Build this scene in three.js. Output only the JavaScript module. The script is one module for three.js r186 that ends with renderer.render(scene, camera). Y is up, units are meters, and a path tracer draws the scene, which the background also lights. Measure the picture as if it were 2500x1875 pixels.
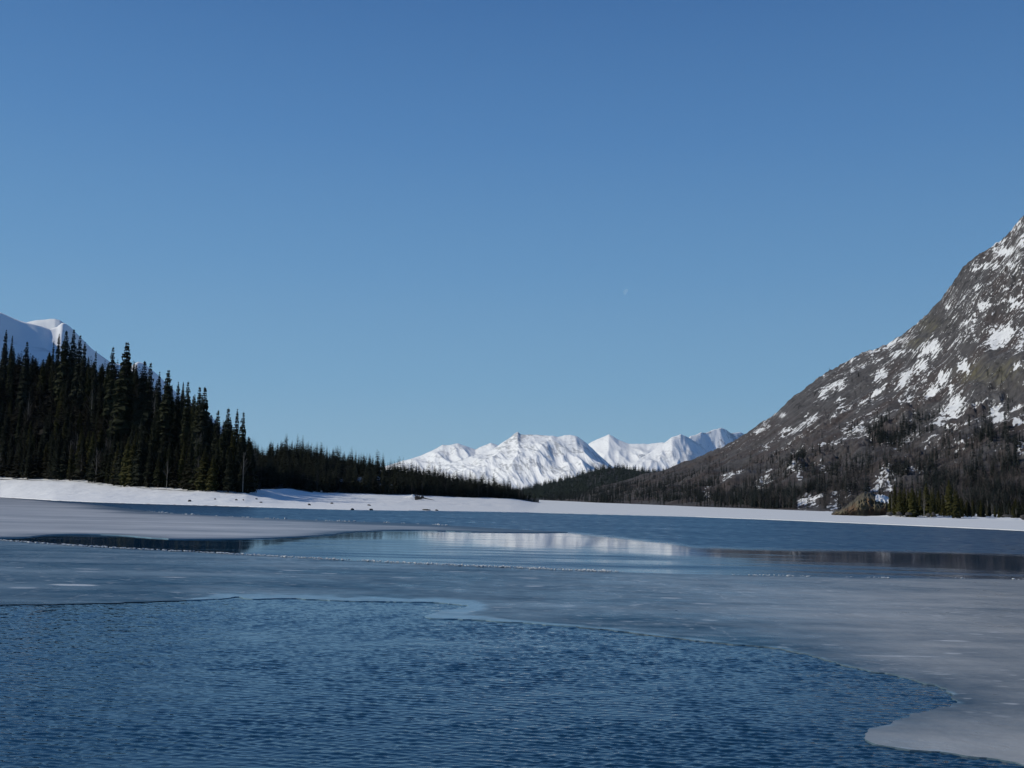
import * as THREE from 'three';
import { mergeGeometries } from 'three/addons/utils/BufferGeometryUtils.js';

// ───────────────────────── camera, sky, sun, exposure ─────────────────────────
const scene = new THREE.Scene();
const EYE = 4, PITCH = Math.atan(274.5 / 2576), ROLL = THREE.MathUtils.degToRad(1.3), FOCAL = 2576;   // focal length in pixels of a 2500 x 1875 picture
const camera = new THREE.PerspectiveCamera(2 * THREE.MathUtils.radToDeg(Math.atan(937.5 / FOCAL)), 4 / 3, 0.5, 90000);
camera.position.set(0, EYE, 0);
camera.rotation.set(PITCH, 0, ROLL, 'XYZ');
camera.updateMatrixWorld(true);

const SUN_AZ = THREE.MathUtils.degToRad(-94), SUN_EL = THREE.MathUtils.degToRad(30);
const SUN_DIR = new THREE.Vector3(Math.sin(SUN_AZ) * Math.cos(SUN_EL), Math.sin(SUN_EL), -Math.cos(SUN_AZ) * Math.cos(SUN_EL));
const sun = new THREE.DirectionalLight(new THREE.Color().setRGB(1, 0.945, 0.80), 3.2);
sun.position.copy(SUN_DIR).multiplyScalar(2000);
sun.castShadow = true;
sun.shadow.mapSize.set(4096, 4096);
Object.assign(sun.shadow.camera, { left: -700, right: 700, top: 700, bottom: -700, near: 10, far: 5000 });
scene.add(sun, sun.target);

const lin = (r, g, b) => new THREE.Color().setRGB(r / 255, g / 255, b / 255, THREE.SRGBColorSpace);
{
  const W = 512, H = 256, data = new Float32Array(W * H * 4);
  const stops = [[0, 142, 180, 202], [2.5, 137, 176, 202], [6, 121, 166, 200], [12, 101, 149, 193], [19, 81, 129, 181], [27, 62, 107, 162], [42, 44, 83, 138], [90, 28, 60, 112]].map(([e, r, g, b]) => [e, lin(r, g, b)]);
  const c = new THREE.Color();
  for (let j = 0; j < H; j++) {
    const el = ((j + 0.5) / H - 0.5) * 180, e = Math.max(0, el);
    let k = 0; while (k < stops.length - 2 && stops[k + 1][0] < e) k++;
    c.lerpColors(stops[k][1], stops[k + 1][1], THREE.MathUtils.clamp((e - stops[k][0]) / (stops[k + 1][0] - stops[k][0]), 0, 1));
    for (let i = 0; i < W; i++) {
      const az = ((i + 0.5) / W - 0.5) * 2 * Math.PI, ce = Math.cos(e * Math.PI / 180);
      const d = Math.cos(az) * ce * SUN_DIR.x + Math.sin(e * Math.PI / 180) * SUN_DIR.y + Math.sin(az) * ce * SUN_DIR.z;
      const glow = 1 + 0.10 * d + 0.5 * Math.pow(Math.max(0, d), 24), o = (j * W + i) * 4;
      data[o] = c.r * glow; data[o + 1] = c.g * glow; data[o + 2] = c.b * glow; data[o + 3] = 1;
    }
  }
  const sky = new THREE.DataTexture(data, W, H, THREE.RGBAFormat, THREE.FloatType);
  sky.mapping = THREE.EquirectangularReflectionMapping; sky.magFilter = THREE.LinearFilter; sky.minFilter = THREE.LinearFilter; sky.needsUpdate = true;
  scene.background = sky; scene.environment = sky;
}
scene.fog = new THREE.FogExp2(new THREE.Color().setRGB(0.62, 0.78, 1.0), 1.0e-5);

const renderer = new THREE.WebGLRenderer({ antialias: true });
renderer.toneMapping = THREE.LinearToneMapping;
renderer.toneMappingExposure = 1;
renderer.shadowMap.enabled = true;

// ───────────────────────── small helpers ─────────────────────────
const { clamp, lerp, smoothstep } = THREE.MathUtils;
function rng(seed) { let s = seed >>> 0; return () => { s = (s + 0x6D2B79F5) >>> 0; let t = s; t = Math.imul(t ^ (t >>> 15), t | 1); t ^= t + Math.imul(t ^ (t >>> 7), t | 61); return ((t ^ (t >>> 14)) >>> 0) / 4294967296; }; }
const PERM = new Uint8Array(512), GX = new Float32Array(256), GY = new Float32Array(256);
{ const r = rng(99), p = [...Array(256).keys()]; for (let i = 255; i > 0; i--) { const j = Math.floor(r() * (i + 1)); [p[i], p[j]] = [p[j], p[i]]; } for (let i = 0; i < 512; i++) PERM[i] = p[i & 255]; for (let i = 0; i < 256; i++) { const a = r() * 2 * Math.PI; GX[i] = Math.cos(a); GY[i] = Math.sin(a); } }
function noise(x, y) {                                              // gradient noise, about -1 .. 1
  const xi = Math.floor(x), yi = Math.floor(y), fx = x - xi, fy = y - yi, X = xi & 255, Y = yi & 255;
  const u = fx * fx * fx * (fx * (fx * 6 - 15) + 10), v = fy * fy * fy * (fy * (fy * 6 - 15) + 10);
  const a = PERM[PERM[X] + Y], b = PERM[PERM[(X + 1) & 255] + Y], c = PERM[PERM[X] + ((Y + 1) & 255)], d = PERM[PERM[(X + 1) & 255] + ((Y + 1) & 255)];
  const n0 = GX[a] * fx + GY[a] * fy, n1 = GX[b] * (fx - 1) + GY[b] * fy, n2 = GX[c] * fx + GY[c] * (fy - 1), n3 = GX[d] * (fx - 1) + GY[d] * (fy - 1);
  return (n0 + (n1 - n0) * u + (n2 - n0) * v + (n0 - n1 - n2 + n3) * u * v) * 1.5;
}
function fbm(x, y, n = 4, g = 0.5) { let s = 0, a = 1, t = 0; for (let i = 0; i < n; i++) { s += a * noise(x, y); t += a; a *= g; x = x * 2.03 + 17.3; y = y * 2.03 - 9.1; } return s / t; }
function ridged(x, y, n = 4, g = 0.5) { let s = 0, a = 1, t = 0; for (let i = 0; i < n; i++) { s += a * (1 - 2 * Math.abs(noise(x, y))); t += a; a *= g; x = x * 2.07 + 5.7; y = y * 2.07 + 3.1; } return s / t; }

const E = camera.matrixWorld.elements, RI = new THREE.Matrix4().copy(camera.matrixWorld).invert();
// a direction of the survey: tangent of its bearing (right of straight ahead) and rise per metre of ground
function ray(px, py) {
  const x = (px - 1250) / FOCAL, y = -(py - 937.5) / FOCAL, z = -1;
  const X = E[0] * x + E[4] * y + E[8] * z, Y = E[1] * x + E[5] * y + E[9] * z, Z = E[2] * x + E[6] * y + E[10] * z;
  return [X / -Z, Y / -Z];
}
const tmp = new THREE.Vector3();
function sight(x, y, z) { tmp.set(x, y, z).applyMatrix4(RI); return [1250 - tmp.x / tmp.z * FOCAL, 937.5 + tmp.y / tmp.z * FOCAL]; }
const onLake = (px, py, h = 0) => { const [a, e] = ray(px, py), D = (EYE - h) / -e; return [a * D, -D]; };      // x, z
const atRange = (px, py, D) => { const [a, e] = ray(px, py); return [a * D, EYE + e * D, -D]; };
const curve = (list) => {                                             // [[bearing, value], ...] -> function, linear between
  const L = list.slice().sort((a, b) => a[0] - b[0]);
  return (a) => { if (a <= L[0][0]) return L[0][1]; for (let i = 1; i < L.length; i++) if (a <= L[i][0]) return lerp(L[i - 1][1], L[i][1], (a - L[i - 1][0]) / (L[i][0] - L[i - 1][0])); return L[L.length - 1][1]; };
};
const skyline = (pts) => curve(pts.map(([x, y]) => ray(x, y)));
const lakeRange = (pts, h = 0) => curve(pts.map(([x, y]) => { const [a, e] = ray(x, y); return [a, (EYE - h) / -e]; }));
const byBearing = (pts, y0 = 1212) => curve(pts.map(([x, v]) => [ray(x, y0)[0], v]));

const used = {};
function numbered(name) { const n = used[name] = (used[name] ?? -1) + 1; return n ? name + '_' + String(n).padStart(3, '0') : name; }
function tag(o, label, category, group, kind) { o.userData.label = label; o.userData.category = category; if (group) o.userData.group = group; if (kind) o.userData.kind = kind; return o; }
function mesh(name, geo, mat, parent = scene) { const m = new THREE.Mesh(geo, mat); m.name = parent === scene ? numbered(name) : name; m.castShadow = m.receiveShadow = true; parent.add(m); return m; }
function group(name, x = 0, y = 0, z = 0) { const g = new THREE.Group(); g.name = numbered(name); g.position.set(x, y, z); scene.add(g); return g; }
function grid(nu, nv, f, uvf, colf) {
  const P = new Float32Array(nu * nv * 3), U = new Float32Array(nu * nv * 2), C = colf ? new Float32Array(nu * nv * 3) : null, I = new Uint32Array((nu - 1) * (nv - 1) * 6);
  for (let j = 0, k = 0; j < nv; j++) for (let i = 0; i < nu; i++, k++) {
    const u = i / (nu - 1), v = j / (nv - 1), p = f(u, v);
    P[k * 3] = p[0]; P[k * 3 + 1] = p[1]; P[k * 3 + 2] = p[2];
    const t = uvf ? uvf(u, v, p) : [u, v]; U[k * 2] = t[0]; U[k * 2 + 1] = t[1];
    if (C) { const c = colf(u, v, p); C[k * 3] = c[0]; C[k * 3 + 1] = c[1]; C[k * 3 + 2] = c[2]; }
  }
  for (let j = 0, k = 0; j < nv - 1; j++) for (let i = 0; i < nu - 1; i++) { const a = j * nu + i, b = a + 1, c = a + nu, d = c + 1; I[k++] = a; I[k++] = b; I[k++] = c; I[k++] = b; I[k++] = d; I[k++] = c; }
  const g = new THREE.BufferGeometry();
  g.setAttribute('position', new THREE.BufferAttribute(P, 3)); g.setAttribute('uv', new THREE.BufferAttribute(U, 2)); if (C) g.setAttribute('color', new THREE.BufferAttribute(C, 3));
  g.setIndex(new THREE.BufferAttribute(I, 1)); g.computeVertexNormals();
  return g;
}
function texture(W, H, f, srgb = true) {                              // f(u, v) -> linear [r, g, b]
  const d = new Uint8Array(W * H * 4), enc = (x) => { x = clamp(x, 0, 1); return Math.round(255 * (srgb ? (x <= 0.0031308 ? x * 12.92 : 1.055 * Math.pow(x, 1 / 2.4) - 0.055) : x)); };
  for (let j = 0, k = 0; j < H; j++) for (let i = 0; i < W; i++, k += 4) { const c = f((i + 0.5) / W, (j + 0.5) / H); d[k] = enc(c[0]); d[k + 1] = enc(c[1]); d[k + 2] = enc(c[2]); d[k + 3] = 255; }
  const t = new THREE.DataTexture(d, W, H, THREE.RGBAFormat); t.magFilter = t.minFilter = THREE.LinearFilter; t.wrapS = t.wrapT = THREE.RepeatWrapping; if (srgb) t.colorSpace = THREE.SRGBColorSpace; t.needsUpdate = true;
  return t;
}
// a tile of noise that repeats without a seam
const tileNoise = (u, v, f, seed = 0) => { const n = (x, y) => fbm(x * f + seed, y * f + seed, 5, 0.55), a = n(u, v), b = n(u - 1, v), c = n(u, v - 1), d = n(u - 1, v - 1); return lerp(lerp(a, b, u), lerp(c, d, u), v) / Math.sqrt((u * u + (1 - u) * (1 - u)) * (v * v + (1 - v) * (1 - v))); };
const std = (o) => new THREE.MeshStandardMaterial(o);
const rgb = (r, g, b) => new THREE.Color().setRGB(r, g, b);

// ───────────────────────── ground sheet ─────────────────────────
{
  const g = new THREE.CircleGeometry(15000, 96); g.rotateX(-Math.PI / 2);
  const m = mesh('ground', g, std({ color: rgb(0.35, 0.36, 0.38), roughness: 1 })); m.position.y = -3;
  tag(m, 'snowy valley floor reaching out beneath the lake and mountains', 'ground', null, 'structure');
}

// ───────────────────────── water ─────────────────────────
function waves(seed, n, lo, hi, slope, spread, heading) {
  const r = rng(seed), C = [];
  for (let i = 0; i < n; i++) {
    const L = lo * Math.pow(hi / lo, (i + r()) / n), th = heading + (r() + r() + r() - 1.5) * spread, k = 2 * Math.PI / L;
    C.push([Math.sin(th) * k, Math.cos(th) * k, slope * Math.SQRT2 / Math.sqrt(n) / k, r() * 6.283]);
  }
  return (x, z) => { let h = 0; for (let i = 0; i < n; i++) { const c = C[i]; h += c[2] * Math.sin(c[0] * x + c[1] * z + c[3]); } return h; };
}
const waterMat = new THREE.MeshPhysicalMaterial({ color: rgb(0.005, 0.034, 0.074), roughness: 0.07, ior: 1.33 });
{
  const w = waves(5, 60, 0.085, 0.30, 0.165, 0.95, 0.14), swell = waves(6, 14, 0.4, 1.1, 0.028, 1.0, 0.3);
  const g = grid(900, 760, (u, v) => {
    const D = 13 * Math.pow(46 / 13, v), x = (u - 0.5) * 1.1 * D, gust = 0.92 + 0.95 * fbm(x / 11 + 3, D / 6, 4) + 0.25 * noise(x / 1.6, D / 1.1);
    return [x, -0.012 + (swell(x, -D) + w(x, -D)) * clamp(gust, 0.4, 1.35) * lerp(0.8, 1, smoothstep(x / D, -0.42, -0.05)), -D];
  });
  tag(mesh('lake_water', g, waterMat), 'dark blue open water with wind ripples, nearest the shore', 'lake water', null, 'structure');
}
const calmTop = lakeRange([[-400, 1303], [0, 1308], [600, 1312], [850, 1296], [1100, 1288], [1390, 1303], [1700, 1339], [2000, 1346], [2300, 1352], [2500, 1359], [2900, 1372]]);
const calmLow = lakeRange([[-400, 1345], [0, 1352], [560, 1352], [760, 1312], [1000, 1318], [1250, 1334], [1450, 1340], [1700, 1358], [2000, 1368], [2300, 1382], [2500, 1394], [2900, 1410]]);
{
  const w2 = waves(12, 26, 0.6, 1.8, 0.03, 0.7, 0.1), A0 = -0.64, RD = 300;
  const place = (u, v) => [lerp(A0, -A0, u), 48 + RD * Math.pow(v, 1.25)];
  const zones = (a, D) => { const x = a * D, e = 1 + 0.03 * fbm(x / 9, D / 5, 3) + 0.012 * fbm(x / 2.5, D / 1.6, 2); return [smoothstep(D * e, calmTop(a) * 0.97, calmTop(a) * 1.10), 1 - smoothstep(D * e, calmLow(a) * 0.90, calmLow(a) * 1.02)]; };
  // wind-roughened far water: ripples far below the size of what can be seen from here are left to the roughness
  const rough = texture(1024, 1024, (u, v) => {
    const [a, D] = place(u, v), x = a * D, [far, near] = zones(a, D), cat = 0.5 + 0.5 * fbm(x / 7 + 3, D / 1.8, 4, 0.6), wisp = fbm(x / 16 + 8, D / 3, 3);
    let r = 0.06; r += 0.09 * smoothstep(fbm(x / 14 + 40, D / 1.6, 4, 0.6), 0.05, 0.5); r = lerp(r, 0.12 + 0.30 * cat * smoothstep(wisp, -0.4, 0.25), near); r = lerp(r, 0.345 + 0.08 * fbm(x / 22, D / 14, 3) + 0.14 * fbm(x / 1.6, D / 2.5, 2), far); return [r, r, r];
  }, false);
  rough.wrapS = rough.wrapT = THREE.ClampToEdgeWrapping;
  const mat = waterMat.clone(); mat.color.setRGB(0.005, 0.038, 0.090); mat.roughness = 1; mat.roughnessMap = rough;
  const g = grid(320, 320, (u, v) => { const [a, D] = place(u, v), x = a * D, [far, near] = zones(a, D); return [x, -0.012 + w2(x, -D) * (0.05 + near * clamp(0.6 + 1.1 * fbm(x / 10, D / 3.2, 3), 0.1, 1.3) + 1.3 * far), -D]; });
  tag(mesh('lake_water', g, mat), 'open water beyond the frosty ice rim, calm strip mirroring the mountains', 'lake water', null, 'structure');
}

// ───────────────────────── ice sheets ─────────────────────────
const NEAR_EDGE = [[-420, 1500], [-200, 1487], [0, 1477], [160, 1476], [320, 1471], [480, 1465], [545, 1462], [585, 1457], [610, 1462], [700, 1461], [850, 1467], [1000, 1470], [1090, 1473], [1140, 1479], [1120, 1486], [1080, 1493], [1030, 1508], [1120, 1512], [1250, 1519], [1400, 1531], [1500, 1541], [1620, 1555], [1760, 1571], [1900, 1584], [1980, 1601], [2060, 1623], [2120, 1638], [2200, 1653], [2270, 1672], [2325, 1698], [2348, 1714], [2310, 1730], [2250, 1744], [2195, 1757], [2150, 1776], [2122, 1795], [2116, 1808], [2140, 1819], [2200, 1829], [2300, 1838], [2400, 1852], [2500, 1872], [2700, 1915], [3100, 1990]];
const RIM = [[-420, 1288], [-200, 1304], [0, 1320], [150, 1331], [300, 1340], [500, 1350], [740, 1363], [1000, 1376], [1250, 1387], [1500, 1397], [1850, 1406], [2100, 1411], [2500, 1416], [3100, 1420]];
const ICE2_TOP = [[-420, 1203], [-150, 1211], [0, 1216], [130, 1226], [210, 1231], [300, 1241], [360, 1248], [420, 1254], [560, 1262], [770, 1271], [1000, 1279], [1150, 1287], [1250, 1293], [1390, 1300]];
const ICE2_LOW = [[1300, 1301], [1150, 1299], [1000, 1295], [860, 1299], [800, 1306], [700, 1312], [590, 1316], [420, 1316], [300, 1308], [220, 1305], [150, 1305], [95, 1308], [40, 1313], [-100, 1312], [-420, 1300]];
function shoreLine(pts, step, rough, seed) {                           // world outline, subdivided and roughened
  const w = pts.map(([x, y]) => onLake(x, y)), sm = new THREE.CatmullRomCurve3(w.map(([x, z]) => new THREE.Vector3(x, 0, z)), false, 'centripetal'), n = Math.ceil(sm.getLength() / step), out = [];
  for (let i = 0; i <= n; i++) { const p = sm.getPointAt(i / n), k = rough * (1 + 0.4 * noise(i * 0.02, seed)); out.push([p.x + k * fbm(p.x / 1.1 + seed, p.z / 1.1, 4, 0.6), p.z + k * fbm(p.x / 1.1, p.z / 1.1 + seed + 40, 4, 0.6)]); }
  return out;
}
function slab(line, y0, y1, uvf) {                                     // flat sheet with upright sides; [top, sides]
  const s = new THREE.Shape(line.map(([x, z]) => new THREE.Vector2(x, -z)));
  const top = new THREE.ShapeGeometry(s); top.rotateX(-Math.PI / 2); top.translate(0, y1, 0);
  const p = top.attributes.position, u = top.attributes.uv; for (let i = 0; i < p.count; i++) { const t = uvf(p.getX(i), p.getZ(i)); u.setXY(i, t[0], t[1]); }
  const upright = (pick) => {
    const pos = []; for (let i = 0; i < line.length; i++) { const [ax, az] = line[i], [bx, bz] = line[(i + 1) % line.length]; if (pick(ax / -az)) pos.push(ax, y0, az, bx, y0, bz, bx, y1, bz, ax, y0, az, bx, y1, bz, ax, y1, az); }
    const side = new THREE.BufferGeometry(); side.setAttribute('position', new THREE.Float32BufferAttribute(pos, 3)); side.setAttribute('uv', new THREE.Float32BufferAttribute(new Float32Array(pos.length / 3 * 2), 2)); side.computeVertexNormals(); return side;
  };
  return [top, upright];
}
function distanceField(line, x0, x1, z0, z1, W, H) {                   // metres to the outline, on a coarse raster with linear lookup
  const F = new Float32Array(W * H), seg = line.filter((_, i) => i % 2 === 0);
  for (let j = 0; j < H; j++) for (let i = 0; i < W; i++) { const x = lerp(x0, x1, i / (W - 1)), z = lerp(z0, z1, j / (H - 1)); let m = 1e9; for (const [a, b] of seg) { const d = (a - x) * (a - x) + (b - z) * (b - z); if (d < m) m = d; } F[j * W + i] = Math.sqrt(m); }
  return (x, z) => { const u = clamp((x - x0) / (x1 - x0), 0, 1) * (W - 1.001), v = clamp((z - z0) / (z1 - z0), 0, 1) * (H - 1.001), i = Math.floor(u), j = Math.floor(v), k = j * W + i; return lerp(lerp(F[k], F[k + 1], u - i), lerp(F[k + W], F[k + W + 1], u - i), v - j); };
}
const iceBump = texture(512, 512, (u, v) => { const n = 0.5 + 0.35 * tileNoise(u, v, 9, 3) + 0.15 * tileNoise(u, v, 40, 8); return [n, n, n]; }, false);
iceBump.repeat.set(12, 9);
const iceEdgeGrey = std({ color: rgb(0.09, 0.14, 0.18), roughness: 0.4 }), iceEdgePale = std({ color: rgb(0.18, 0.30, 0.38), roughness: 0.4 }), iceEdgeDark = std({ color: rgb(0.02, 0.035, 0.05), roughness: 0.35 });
const nearLine = shoreLine(NEAR_EDGE, 0.14, 0.34, 4), rimLine = shoreLine(RIM, 0.5, 0.3, 9);
{
  const x0 = -58, x1 = 62, z0 = -86, z1 = -9, line = [...nearLine, ...rimLine.slice().reverse()];
  const dist = distanceField(nearLine, x0, x1, z0, z1, 420, 300);
  const blob = (px, py, rx, rz) => { const [x, z] = onLake(px, py); return (X, Z) => Math.exp(-(((X - x) / rx) ** 2 + ((Z - z) / rz) ** 2)); };
  const white = blob(180, 1429, 1.35, 0.5), dark = blob(1470, 1508, 2.2, 1.0), dark2 = blob(325, 1357, 0.9, 0.6);
  const patches = [[205, 1396, 0.8, 0.3], [215, 1390, 1.0, 0.3], [720, 1394, .7, .4], [800, 1401, .6, .3], [1120, 1396, .8, .3], [1290, 1412, .8, .4], [985, 1411, 1, .3], [1640, 1461, .6, .3], [2330, 1566, .7, .22], [2250, 1604, 1.0, .12], [2150, 1603, .9, .1], [2030, 1576, .4, .15], [2330, 1597, .4, .2], [1720, 1475, .7, .3], [1300, 1432, .6, .4], [420, 1410, .9, .3], [60, 1436, .8, .4], [1730, 1515, .4, .2]].map((p) => blob(...p));
  const frost = texture(1900, 1300, (u, v) => {
    const x = lerp(x0, x1, u), z = lerp(z0, z1, v), D = -z, a = x / D, d = dist(x, z);
    const cloud = fbm(x / 9, z / 6, 4), fine = fbm(x / 1.1, z / 0.9, 4, 0.6), grit = noise(x * 6, z * 6);
    const band = fbm(x / 22 + 5, z / 3.5, 4), blot = fbm(x / 3.5 + 12, z / 1.6, 4, 0.6);
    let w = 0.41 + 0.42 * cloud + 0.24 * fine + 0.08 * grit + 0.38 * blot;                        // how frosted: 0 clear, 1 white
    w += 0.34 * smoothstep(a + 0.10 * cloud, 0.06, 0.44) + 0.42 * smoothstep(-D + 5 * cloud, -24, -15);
    w += 0.30 * smoothstep(band, -0.05, 0.4) - 0.16 * smoothstep(-band, 0.0, 0.4);
    const left = 1 - smoothstep(a, -0.31, -0.29), mid = smoothstep(a, -0.30, -0.26) * (1 - smoothstep(a, -0.05, 0.02));
    const wide = lerp(lerp(0.55, 2.1, mid), 0.20, smoothstep(a, 0.2, 0.34)), rag = 0.8 + 0.55 * fbm(x / 1.6, z / 1.6, 4, 0.6), fr = (1 - smoothstep(d, 0.5 * wide * rag, 1.15 * wide * rag)) * (1 - left) * lerp(1, 0.75 * smoothstep(fbm(x / 1.4 + 50, z / 0.9, 3), -0.25, 0.3), smoothstep(a, 0.0, 0.18));
    const ck = Math.min(Math.abs(noise(x / 7 + 0.5 * fbm(x / 1.5, z / 1.5, 2), z / 4 + 70)), Math.abs(noise(x / 4.5 + 33, z / 5 + 0.4 * fbm(x, z, 2)))), crack = (1 - smoothstep(ck, 0.006, 0.016)) * smoothstep(noise(x / 12 + 8, z / 9), 0.0, 0.35);
    const flake = smoothstep(fbm(x / 0.9 + 30, z / 0.35, 3, 0.6), 0.28, 0.46) * smoothstep(fbm(x / 7, z / 5 + 60, 2), -0.2, 0.3);
    w -= 0.32 * dark(x, z) + 0.35 * dark2(x, z) + 0.26 * left * (1 - smoothstep(d, 2, 9)) + 0.50 * (1 - smoothstep(d, 0, 3.2)) * smoothstep(a, 0.1, 0.25) * smoothstep(D, 17, 21);
    w = clamp(w, 0.02, 1.25);
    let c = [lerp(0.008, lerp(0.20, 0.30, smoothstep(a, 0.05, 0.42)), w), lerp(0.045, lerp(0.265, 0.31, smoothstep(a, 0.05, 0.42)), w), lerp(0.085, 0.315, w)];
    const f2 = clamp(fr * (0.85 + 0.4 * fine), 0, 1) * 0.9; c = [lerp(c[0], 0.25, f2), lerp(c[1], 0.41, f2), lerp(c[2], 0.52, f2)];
    let s = 0.62 * flake + 0.30 * crack + 0.9 * smoothstep(white(x, z) + 0.16 * fine, 0.42, 0.72); for (const p of patches) s += 0.55 * smoothstep(p(x, z) + 0.35 * fine, 0.45, 0.85); s = clamp(s, 0, 0.95);
    return [lerp(c[0], 0.62, s), lerp(c[1], 0.63, s), lerp(c[2], 0.64, s)];
  });
  const wet = texture(1024, 768, (u, v) => { const x = lerp(x0, x1, u), z = lerp(z0, z1, v), r = clamp(0.36 + 0.16 * fbm(x / 5 + 3, z / 2.4, 4) + 0.12 * fbm(x / 0.8, z / 0.6, 2), 0.16, 0.6); return [r, r, r]; }, false);
  frost.wrapS = frost.wrapT = THREE.ClampToEdgeWrapping;
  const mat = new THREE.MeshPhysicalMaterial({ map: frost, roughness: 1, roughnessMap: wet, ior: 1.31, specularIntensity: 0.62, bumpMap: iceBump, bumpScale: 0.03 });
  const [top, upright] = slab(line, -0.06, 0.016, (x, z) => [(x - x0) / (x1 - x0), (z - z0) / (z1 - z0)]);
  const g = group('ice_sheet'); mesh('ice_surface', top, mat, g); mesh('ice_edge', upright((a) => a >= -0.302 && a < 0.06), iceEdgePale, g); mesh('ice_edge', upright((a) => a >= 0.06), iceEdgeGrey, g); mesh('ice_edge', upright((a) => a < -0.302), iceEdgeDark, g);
  tag(g, 'thin blue-grey ice sheet with curved edge around the nearest water', 'ice sheet', null, 'structure');
}
{
  const up = shoreLine(ICE2_TOP, 1.2, 0.5, 14), low = shoreLine(ICE2_LOW, 1.0, 0.5, 19), x0 = -230, x1 = 20, z0 = -470, z1 = -80;
  const dTop = distanceField(up, x0, x1, z0, z1, 220, 320), dLow = distanceField(low, x0, x1, z0, z1, 220, 320);
  const frost = texture(1024, 1024, (u, v) => {
    const x = lerp(x0, x1, u), z = lerp(z0, z1, v), D = -z, a = x / D, cloud = fbm(x / 26, z / 12, 4), fine = fbm(x / 4, z / 3, 3), streak = fbm(x / 70 + 9, z / 6, 4);
    let w = 0.82 + 0.34 * cloud + 0.16 * fine + 0.45 * streak - 0.38 * smoothstep(a, -0.28, -0.02) - 0.20 * smoothstep(D + 25 * cloud, 165, 235);
    w -= 0.75 * (1 - smoothstep(dTop(x, z) + 7 * cloud, 1, 13)) * smoothstep(a, -0.46, -0.36) + 0.5 * (1 - smoothstep(dLow(x, z) + 1.5 * cloud, 0.2, 3.5));
    w = clamp(w, 0.02, 1.3);
    return [lerp(0.05, 0.50, w), lerp(0.075, 0.49, w), lerp(0.105, 0.495, w)];
  });
  frost.wrapS = frost.wrapT = THREE.ClampToEdgeWrapping;
  const mat = new THREE.MeshPhysicalMaterial({ map: frost, roughness: 0.42, ior: 1.31, specularIntensity: 0.6, bumpMap: iceBump, bumpScale: 0.02 });
  const [top, upright] = slab([...up, ...low], -0.06, 0.05, (x, z) => [(x - x0) / (x1 - x0), (z - z0) / (z1 - z0)]);
  const g = group('ice_sheet'); mesh('ice_surface', top, mat, g); mesh('ice_edge', upright(() => true), iceEdgePale, g);
  tag(g, 'whitish grey ice tongue tapering rightward off the left beach', 'ice sheet', null, 'structure');
}
// rim of broken, frosted ice along the far edge of the near sheet, and crumbs along the tongue
function rubble(line, from, to, size, keep, seed, dense = 3.2) {
  const r = rng(seed), pos = [], nrm = [];
  const lump = new THREE.IcosahedronGeometry(1, 0);
  const lp = lump.attributes.position, v = new THREE.Vector3(), parts = [];
  for (let i = 0; i < line.length - 1; i++) {
    const [x, z] = line[i], a = x / -z; if (a < from || a > to) continue;
    const k = keep(a, i); if (r() > k) continue;
    const n = 1 + Math.floor(r() * dense);
    for (let q = 0; q < n; q++) {
      const s = size * (0.35 + 0.9 * r() * r()) * (0.7 + 0.5 * k), cx = x + (r() - 0.5) * 0.55, cz = z + (r() - 0.35) * 0.75, ry = r() * 6.28, sx = s * (0.8 + 1.5 * r()), sy = s * (0.45 + 0.55 * r()), sz = s * (0.8 + r()), o = r() * 50;
      for (let t = 0; t < lp.count; t++) {
        v.fromBufferAttribute(lp, t); v.multiplyScalar(1 + 0.35 * noise(v.x * 1.7 + o, v.y * 1.7 + v.z * 1.3 + o)); const X = v.x * sx, Y = v.y * sy, Z = v.z * sz;
        pos.push(cx + X * Math.cos(ry) + Z * Math.sin(ry), 0.055 + sy * 0.3 + Y, cz - X * Math.sin(ry) + Z * Math.cos(ry));
      }
    }
  }
  const g = new THREE.BufferGeometry(); g.setAttribute('position', new THREE.Float32BufferAttribute(pos, 3)); g.computeVertexNormals(); return g;
}
const frostMat = std({ color: rgb(0.50, 0.52, 0.54), roughness: 0.8 });
tag(mesh('ice_rubble', rubble(shoreLine(RIM, 0.14, 0.3, 9), -0.62, 0.62, 0.058, (a, i) => a < 0.1 ? clamp(0.85 + 0.5 * noise(i * 0.05, 2), 0.25, 1) : clamp(0.10 + 0.9 * noise(i * 0.03, 5), 0.0, 0.7), 31, 7), frostMat), 'frosty rim of broken ice bits along the far edge of the near ice', 'ice', null, 'stuff');
tag(mesh('ice_rubble', rubble(shoreLine(ICE2_TOP, 0.6, 0.4, 14), -0.34, -0.05, 0.16, (a, i) => clamp(0.35 + 0.9 * noise(i * 0.11, 8), 0, 0.9), 37), frostMat), 'dotted line of white ice crumbs along the tongue of grey ice', 'ice', null, 'stuff');

// ───────────────────────── snow: beach and lake ─────────────────────────
const snowBump = texture(1024, 1024, (u, v) => { const n = 0.5 + 0.3 * tileNoise(u, v, 6, 2) + 0.2 * tileNoise(u, v, 26, 12); return [n, n, n]; }, false);
const snowTint = texture(1024, 1024, (u, v) => { const n = 0.78 + 0.05 * tileNoise(u, v, 5, 21) + 0.03 * tileNoise(u, v, 24, 5); return [n, n * 0.995, n * 0.985]; });
const snowMat = std({ map: snowTint, roughness: 0.9, bumpMap: snowBump, bumpScale: 0.25 }), beachMat = snowMat.clone(); beachMat.vertexColors = true;
const lakeEdge = lakeRange([[-700, 1192], [-400, 1203], [0, 1214], [130, 1222], [250, 1227], [400, 1231.5], [530, 1235], [620, 1238], [735, 1241.5], [860, 1245], [1000, 1247], [1310, 1252], [1700, 1262], [2100, 1278], [2500, 1296], [3300, 1330]]);
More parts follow.
